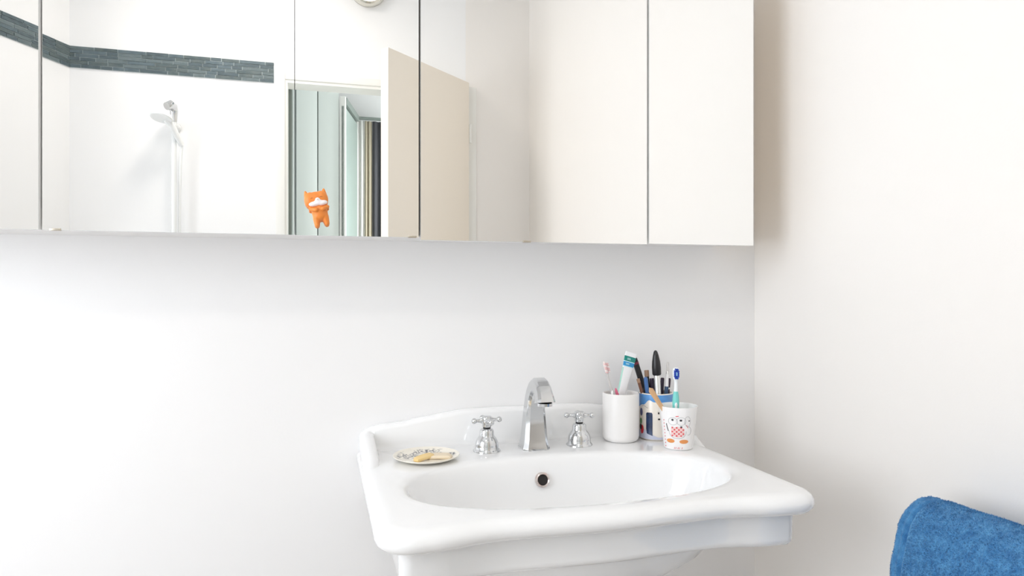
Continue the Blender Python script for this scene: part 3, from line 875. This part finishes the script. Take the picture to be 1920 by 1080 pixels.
# short pink stick
stick_thing('lip_pencil', (0.6450, 1.3560, 0.8600), (0.6090, 1.3480, 0.9660), [(0, 0.0034), (0.095, 0.0034), (0.0955, 0.0036), (0.106, 0.0030), (0.1115, 0.0012)], mat('pink_lacquer', (0.72, 0.16, 0.26), 0.3), 'short dark pink pencil just above the rim of the white tumbler', 'pencil')
stick_thing('cotton_swab', (0.6060, 1.3500, 0.8600), (0.6000, 1.3440, 0.9610), [(0, 0.001), (0.003, 0.0022), (0.012, 0.0022), (0.014, 0.0011), (0.086, 0.0011), (0.088, 0.0024), (0.098, 0.0026), (0.1015, 0.0010)], mat('cotton_white', (0.9, 0.9, 0.89), 0.9, bump=(600, .3, 3)), 'white cotton swab at the left rim of the white tumbler', 'cotton swab')

# pens in the painted cup
G = 'pens and pencils in the blue cup'
m_blk = mat('black_plastic', (0.012, 0.012, 0.014), 0.28); m_brn = mat('brown_lacquer', (0.17, 0.075, 0.045), 0.35); m_tan = mat('tan_wood', (0.36, 0.22, 0.14), 0.5)
m_navy = mat('navy_plastic', (0.035, 0.08, 0.17), 0.3); m_blu = mat('blue_plastic', (0.06, 0.16, 0.40), 0.35); m_pur = mat('aubergine_lacquer', (0.028, 0.014, 0.040), 0.3); m_sil = mat('silver_cap', (0.80, 0.80, 0.79), 0.2, metal=0.85); m_wht = mat('white_plastic', (0.88, 0.87, 0.88), 0.25)
def seg_thing(name, B, T, segs, label, cat, group=G, n=20):
    B, T = Vector(B), Vector(T); L = (T - B).length
    o = thing(name, label, cat, (0, 0, 0), group=group)
    for pn, m, prof in segs:
        link(pn, axis_lathe(B, T, [(s * L, r) for s, r in prof], n), m, o, angle=45)
    return o
seg_thing('eyeliner_pen', (0.7225, 1.3740, 0.8590), (0.6708, 1.3850, 1.0250), [('barrel', m_blk, [(0, .0030), (.02, .0060), (.60, .0060), (.605, .0056)]), ('cap', m_blk, [(.605, .0066), (.96, .0064), (.99, .0060), (1.0, .004)]), ('red_ring', mat('dark_red', (0.22, 0.02, 0.05), 0.3), [(.915, .0067), (.945, .0067)])], 'black leaning pen, tip behind the toothpaste tube', 'pen')
seg_thing('brown_pencil', (0.7090, 1.3640, 0.8590), (0.6685, 1.3610, 0.9810), [('shaft', m_brn, [(0, .0012), (.05, .0036), (.985, .0036), (1.0, .0034)]), ('end_cap', m_tan, [(.94, .0038), (1.002, .0038)])], 'short brown pencil leaning left at the left rim of blue cup', 'pencil')
seg_thing('brown_pencil', (0.7075, 1.3760, 0.8590), (0.7005, 1.3840, 0.9968), [('shaft', m_blk, [(0, .0012), (.05, .0048), (.90, .0048)]), ('end_cap', m_tan, [(.90, .0051), (.995, .0051), (1.0, .0045)])], 'black pencil with brown end cap behind the blue pen', 'pencil')
seg_thing('blue_pen', (0.7060, 1.3690, 0.8590), (0.6850, 1.3580, 0.9850), [('barrel', m_blu, [(0, .002), (.04, .0044), (.97, .0044), (1.0, .0030)])], 'blue pen standing at the left of the blue cup', 'pen')
seg_thing('aubergine_pencil', (0.7165, 1.3790, 0.8590), (0.7120, 1.3800, 0.9790), [('shaft', m_pur, [(0, .0012), (.05, .0056), (.98, .0056), (1.0, .0050)])], 'dark aubergine pencil behind the mascara tube', 'pencil')
seg_thing('mascara_tube', (0.7205, 1.3580, 0.8590), (0.7100, 1.3600, 1.0428), [('silver_barrel', m_sil, [(0, .0062), (.01, .0068), (.70, .0068), (.705, .0062)]), ('cap', m_blk, [(.705, .0085), (.72, .0098), (.80, .0099), (.87, .0088), (.94, .0064), (.985, .0040), (1.0, .0018)])], 'silver mascara tube with tall tapering black cap, tallest in the blue cup', 'mascara', n=28)
seg_thing('marker_pen', (0.7300, 1.3590, 0.8590), (0.7427, 1.3640, 1.0155), [('barrel', m_navy, [(0, .003), (.03, .0046), (.66, .0044)]), ('white_grip', m_wht, [(.66, .0041), (.83, .0034)]), ('ring', m_sil, [(.83, .0036), (.87, .0034)]), ('clear_cap', m_clear, [(.87, .0030), (.98, .0028), (1.0, .0018)])], 'navy pen with white grip and clear tip right of the mascara', 'pen')
seg_thing('aubergine_pencil', (0.7270, 1.3740, 0.8590), (0.7390, 1.3820, 0.9790), [('shaft', m_pur, [(0, .0012), (.05, .0042), (.98, .0042), (1.0, .0034)])], 'dark aubergine pencil left of and behind the navy pen', 'pencil')
seg_thing('aubergine_pencil', (0.7350, 1.3680, 0.8590), (0.7500, 1.3700, 0.9790), [('shaft', m_pur, [(0, .0012), (.05, .0042), (.66, .0042)]), ('end', m_pur, [(.66, .0034), (.97, .0032), (1.0, .002)]), ('ring', m_sil, [(.80, .0036), (.83, .0036)])], 'dark aubergine pencil between the navy pen and blue-headed toothbrush', 'pencil')

# wooden stick and blue-headed toothbrush in the printed cup
Bs, Ts = Vector((0.7290, 1.2700, 0.8580)), Vector((0.6450, 1.2610, 0.9770))
d = (Ts - Bs).normalized(); Ls = (Ts - Bs).length
u = Vector((1, 0, 0.7)); u = (u - d * u.dot(d)).normalized(); v = d.cross(u)
bm = bmesh.new(); rings = []
for i in range(25):
    s = Ls * i / 24
    e = min(s, Ls - s)
    w = (0.0042 + 0.0016 * smoothstep(0.5, 1.0, s / Ls)) * (math.sqrt(max(0.0, 1 - (1 - min(1, e / 0.006)) ** 2)) * 0.92 + 0.08)
    rings.append([Bs + d * s + u * w * math.cos(2 * PI * j / 20) + v * 0.0022 * (math.sin(2 * PI * j / 20)) for j in range(20)])
loft(bm, rings, True, True, True)
tag(link('wooden_stick', bm, mat('bare_wood', (0.66, 0.40, 0.21), 0.55, var=(60, (0.74, 0.48, 0.27), (1, 1, 0.2)))), 'flat round-ended wooden stick leaning out of the printed white cup', 'stick')

Bb, Tb = Vector((0.7050, 1.2640, 0.8580)), Vector((0.7110, 1.2710, 1.0147))
tb2 = thing('toothbrush', 'white and mint toothbrush with deep blue bristles standing in the printed cup', 'toothbrush', (0, 0, 0), group='toothbrushes in the tumblers')
L_ = (Tb - Bb).length; axb = (Tb - Bb).normalized()
m_mint = mat('mint_rubber', (0.20, 0.66, 0.62), 0.4); m_tw = mat('brush_white', (0.86, 0.89, 0.90), 0.25)
link('handle', axis_lathe(Bb, Tb, [(0, .003), (.004, .0052), (.05, .0062), (.075, .0066), (.088, .0070), (.100, .0060), (.108, .0046)], 24), m_mint, tb2)
link('neck', axis_lathe(Bb, Tb, [(.106, .0046), (.115, .0038), (.128, .0036), (.134, .0045)], 20), m_tw, tb2)
link('head', axis_lathe(Bb, Tb, [(.130, .0040), (.135, .0066), (.146, .0074), (.155, .0066), (L_, .003)], 24, squash=0.5), m_tw, tb2)
link('grip_pad', axis_lathe(Bb + Vector((-.35, -.9, 0)) * .0042, Tb + Vector((-.35, -.9, 0)) * .0042, [(.070, .001), (.074, .0030), (.082, .0036), (.088, .0026), (.090, .001)], 16), m_tw, tb2)
fwd = Vector((-0.35, -0.93, 0.0)).normalized(); sd = axb.cross(fwd).normalized()
m_bb = mat('bristle_blue', (0.012, 0.055, 0.40), 0.7); m_bl = mat('bristle_pale_blue', (0.30, 0.55, 0.88), 0.7)
for k in range(6):
    wmax = (2, 3, 3, 3, 3, 2)[k]
    for j in range(wmax):
        off = (j - (wmax - 1) / 2) * 0.0035
        c = Bb + axb * (0.1360 + 0.0036 * k) + sd * off
        pale = (k in (2, 3) and j == wmax // 2)
        link('bristle_tuft', axis_lathe(c, c + fwd, [(0.002, 0.0017), (0.0105, 0.0019), (0.011, 0.0016)], 8), m_bl if pale else m_bb, tb2)

# ------------------------------------------------------------------ orange toy stuck on the mirror
toy = thing('fox_toy', 'small orange rubber fox figure with white muzzle stuck on the mirror', 'toy', (-0.0030, CY - 0.0118, 1.3235), (0, math.radians(-11), 0))
toy.scale = (0.93, 0.93, 0.93)
bm = bmesh.new()
ellipsoid(bm, (-0.0010, 0, 0.0145), (0.0225, 0.0122, 0.0168))
for sx in (-1, 1):
    ellipsoid(bm, (-0.0010 + sx * 0.0095, 0, 0.0155), (0.0130, 0.0115, 0.0160))
for sx, cx in ((-1, -0.0165), (1, 0.0145)):
    for i in range(5):
        ellipsoid(bm, (cx + sx * 0.0004 * i, 0.001, 0.0225 + 0.0020 * i), (0.0062 - 0.0008 * i, 0.0055 - 0.0006 * i, 0.005), u=14, v=10)
ellipsoid(bm, (0.0010, 0.0005, -0.0080), (0.0150, 0.0118, 0.0160))
ellipsoid(bm, (0.0010, 0.0005, -0.0150), (0.0148, 0.0115, 0.0110))
for sx in (-1, 1):
    for i in range(5):
        ellipsoid(bm, (0.001 + sx * (0.0080 + 0.0003 * i), 0, -0.0190 - 0.0030 * i), (0.0072 - 0.0005 * i, 0.0090 - 0.0004 * i, 0.0062), u=14, v=10)
    for i in range(5):
        t_ = i / 4
        ellipsoid(bm, (0.001 + sx * (0.0150 - 0.0085 * t_), -0.0060 - 0.0065 * t_, -0.0015 - 0.0030 * t_), (0.0048, 0.0045, 0.0040), u=14, v=10)
ob = link('body', bm, mat('orange_rubber', (0.80, 0.235, 0.035), 0.45, bump=(120, 0.05, 2), var=(40, (0.84, 0.28, 0.05))), toy)
rm = ob.modifiers.new('merge', 'REMESH'); rm.mode = 'VOXEL'; rm.voxel_size = 0.0009; rm.use_smooth_shade = True
sm = ob.modifiers.new('soften', 'SMOOTH'); sm.iterations = 5
bm = bmesh.new()
ellipsoid(bm, (-0.0062, -0.0082, 0.0075), (0.0105, 0.0054, 0.0052)); ellipsoid(bm, (0.0082, -0.0082, 0.0075), (0.0105, 0.0054, 0.0052)); ellipsoid(bm, (0.0010, -0.0088, 0.0092), (0.0110, 0.0050, 0.0060)); ellipsoid(bm, (0.0010, -0.0096, 0.0130), (0.0058, 0.0042, 0.0062))
mz = link('muzzle', bm, mat('white_rubber', (0.88, 0.84, 0.86), 0.45), toy)
rm = mz.modifiers.new('merge', 'REMESH'); rm.mode = 'VOXEL'; rm.voxel_size = 0.0007; rm.use_smooth_shade = True
sm = mz.modifiers.new('soften', 'SMOOTH'); sm.iterations = 5
link('nose', ellipsoid(bmesh.new(), (0.0010, -0.0138, 0.0145), (0.0016, 0.0010, 0.0010)), mat('nose_grey', (0.62, 0.56, 0.57), 0.4), toy)
for x in (-0.0085, 0.0085):
    link('closed_eye', tube([(x - 0.0028, -0.0108, 0.0182), (x, -0.0116, 0.0192), (x + 0.0028, -0.0108, 0.0182)], 0.0004, 8), mat('eye_brown', (0.35, 0.13, 0.05), 0.5), toy)

# ------------------------------------------------------------------ towel rail and towel
RX, RZ = 0.930, 0.806
rail = thing('towel_rail', 'chrome towel rail on the right wall under the blue towel', 'towel rail', (0, 0, 0))
link('bar', tube([(RX, 0.40, RZ), (RX, 0.835, RZ)], 0.010, 16), M_CHROME, rail)
for y in (0.44, 0.80):
    link('bracket', tube([(RX, y, RZ), (0.965, y, 0.765), (XR, y, 0.755)], 0.007, 12), M_CHROME, rail)
    link('rosette', tube([(XR - 0.006, y, 0.755), (XR, y, 0.755)], [0.018, 0.020], 24), M_CHROME, rail)
# cross-section of the folded towel (outer skin), from front hem over the bar to the wall side
SEC = [(0.846, 0.42), (0.846, 0.50), (0.847, 0.60), (0.849, 0.68), (0.853, 0.735), (0.860, 0.775), (0.871, 0.808), (0.886, 0.830), (0.905, 0.844), (0.925, 0.849), (0.945, 0.846), (0.963, 0.836), (0.978, 0.818), (0.987, 0.790), (0.992, 0.750), (0.995, 0.68), (0.997, 0.58), (0.997, 0.50)]
def sec_pts(n):
    cum = [0]
    for a, b in zip(SEC, SEC[1:]): cum.append(cum[-1] + math.dist(a, b))
    out = []
    for i in range(n + 1):
        s = cum[-1] * i / n
        k = max(j for j in range(len(SEC)) if cum[j] <= s + 1e-9); k = min(k, len(SEC) - 2)
        t = (s - cum[k]) / (cum[k + 1] - cum[k])
        p0, p1, p2, p3 = SEC[max(0, k - 1)], SEC[k], SEC[k + 1], SEC[min(len(SEC) - 1, k + 2)]
        q = []
        for c in (0, 1):
            q.append(0.5 * ((2 * p1[c]) + (-p0[c] + p2[c]) * t + (2 * p0[c] - 5 * p1[c] + 4 * p2[c] - p3[c]) * t * t + (-p0[c] + 3 * p1[c] - 3 * p2[c] + p3[c]) * t ** 3))
        out.append(tuple(q))
    return out
NT, NY = 300, 260
sp_ = sec_pts(NT)
Y_FAR, Y_NEAR = 0.868, 0.36
bm = bmesh.new(); rings = []
for j in range(NY + 1):
    f = j / NY
    y = Y_FAR + (Y_NEAR - Y_FAR) * f
    e = Y_FAR - y                                    # distance from the far hem
    ring = []
    for i, (x, z) in enumerate(sp_):
        a, b = sp_[max(0, i - 2)], sp_[min(NT, i + 2)]
        tx, tz = b[0] - a[0], b[1] - a[1]; l = math.hypot(tx, tz)
        nx, nz = -tz / l, tx / l
        pv = Vector((x, y, z))
        hgt = 0.0012 * noise.noise(pv * 190) + 0.0010 * noise.noise(pv * 420) + 0.0045 * noise.noise(pv * 13)
        # hem: flat woven band, then a pulled-in stitch line, then pile
        st = math.exp(-((e - 0.0215 - 0.0016 * noise.noise(Vector((0, z * 60, x * 60)))) / 0.0021) ** 2)
        st2 = math.exp(-((e - 0.0115) / 0.0018) ** 2)
        hgt -= st * (0.0085 + 0.006 * noise.noise(pv * 150)) + st2 * 0.002
        hgt += 0.002 * smoothstep(0.020, 0.034, e) - 0.0045 * smoothstep(0.006, 0.0, e)
        ring.append(Vector((x + nx * hgt, y + 0.004 * noise.noise(Vector((x * 25, 3.1, z * 25))) * (1 - f), z + nz * hgt)))
    rings.append(ring)
loft(bm, rings, False)
pile_bm = bmesh.new()
rnd = random.Random(3)
for k in range(70000):
    j = min(NY - 2, int((rnd.random() ** 1.4) * (NY - 2))); i = rnd.randint(70, 225)
    p, q, r_ = rings[j][i], rings[j + 1][i], rings[j][i + 1]
    a_, b_ = rnd.random(), rnd.random()
    c = p + (q - p) * a_ + (r_ - p) * b_
    e = Y_FAR - c.y
    if abs(e - 0.0215) < 0.0055 or (e < 0.016 and rnd.random() < 0.6): continue
    nn = (q - p).cross(r_ - p)
    if nn.length < 1e-12: continue
    nn.normalize()
    if nn.dot(Vector((c.x - 0.93, 0, c.z - 0.70))) < 0: nn = -nn
    sv = Vector((rnd.uniform(-1, 1), rnd.uniform(-1, 1), rnd.uniform(-1, 1)))
    ln = rnd.uniform(0.0016, 0.0034) * (0.6 if e < 0.02 else 1.0)
    wv = sv.cross(nn).normalized() * 0.0006
    tip = c + (nn + sv * 0.55).normalized() * ln
    va = [pile_bm.verts.new(x_) for x_ in (c - wv - nn * 0.0005, c + wv - nn * 0.0005, tip)]
    pile_bm.faces.new(va)
def towel_mat():
    m = bpy.data.materials.new('blue_terry'); m.use_nodes = True
    nt = m.node_tree; b = nt.nodes['Principled BSDF']
    b.inputs['Roughness'].default_value = 0.95
    b.inputs['Specular IOR Level'].default_value = 0.15
    b.inputs['Sheen Weight'].default_value = 0.35
    b.inputs['Sheen Roughness'].default_value = 0.5
    b.inputs['Sheen Tint'].default_value = (0.55, 0.78, 1.0, 1)
    tc = nt.nodes.new('ShaderNodeTexCoord')
    n1 = nt.nodes.new('ShaderNodeTexNoise'); n1.inputs['Scale'].default_value = 55; n1.inputs['Detail'].default_value = 6; n1.inputs['Roughness'].default_value = 0.7
    r = nt.nodes.new('ShaderNodeValToRGB')
    r.color_ramp.elements[0].position = 0.36; r.color_ramp.elements[0].color = (0.045, 0.190, 0.44, 1)
    r.color_ramp.elements[1].position = 0.66; r.color_ramp.elements[1].color = (0.105, 0.330, 0.62, 1)
    n2 = nt.nodes.new('ShaderNodeTexNoise'); n2.inputs['Scale'].default_value = 700; n2.inputs['Detail'].default_value = 2
    bp = nt.nodes.new('ShaderNodeBump'); bp.inputs['Strength'].default_value = 0.9; bp.inputs['Distance'].default_value = 0.0025
    L = nt.links.new
    L(tc.outputs['Object'], n1.inputs['Vector']); L(n1.outputs['Fac'], r.inputs['Fac']); L(r.outputs['Color'], b.inputs['Base Color'])
    L(tc.outputs['Object'], n2.inputs['Vector']); L(n2.outputs['Fac'], bp.inputs['Height']); L(bp.outputs['Normal'], b.inputs['Normal'])
    return m
M_TOWEL = towel_mat()
tw = link('towel', bm, M_TOWEL, angle=180)
so = tw.modifiers.new('thick', 'SOLIDIFY'); so.thickness = 0.016; so.offset = -1
tag(tw, 'thick blue terry towel hanging over the rail on the right wall', 'towel')

pl = link('pile', pile_bm, M_TOWEL, tw, smooth=False, kind='stuff')
pl['label'] = 'fuzzy blue terry pile'
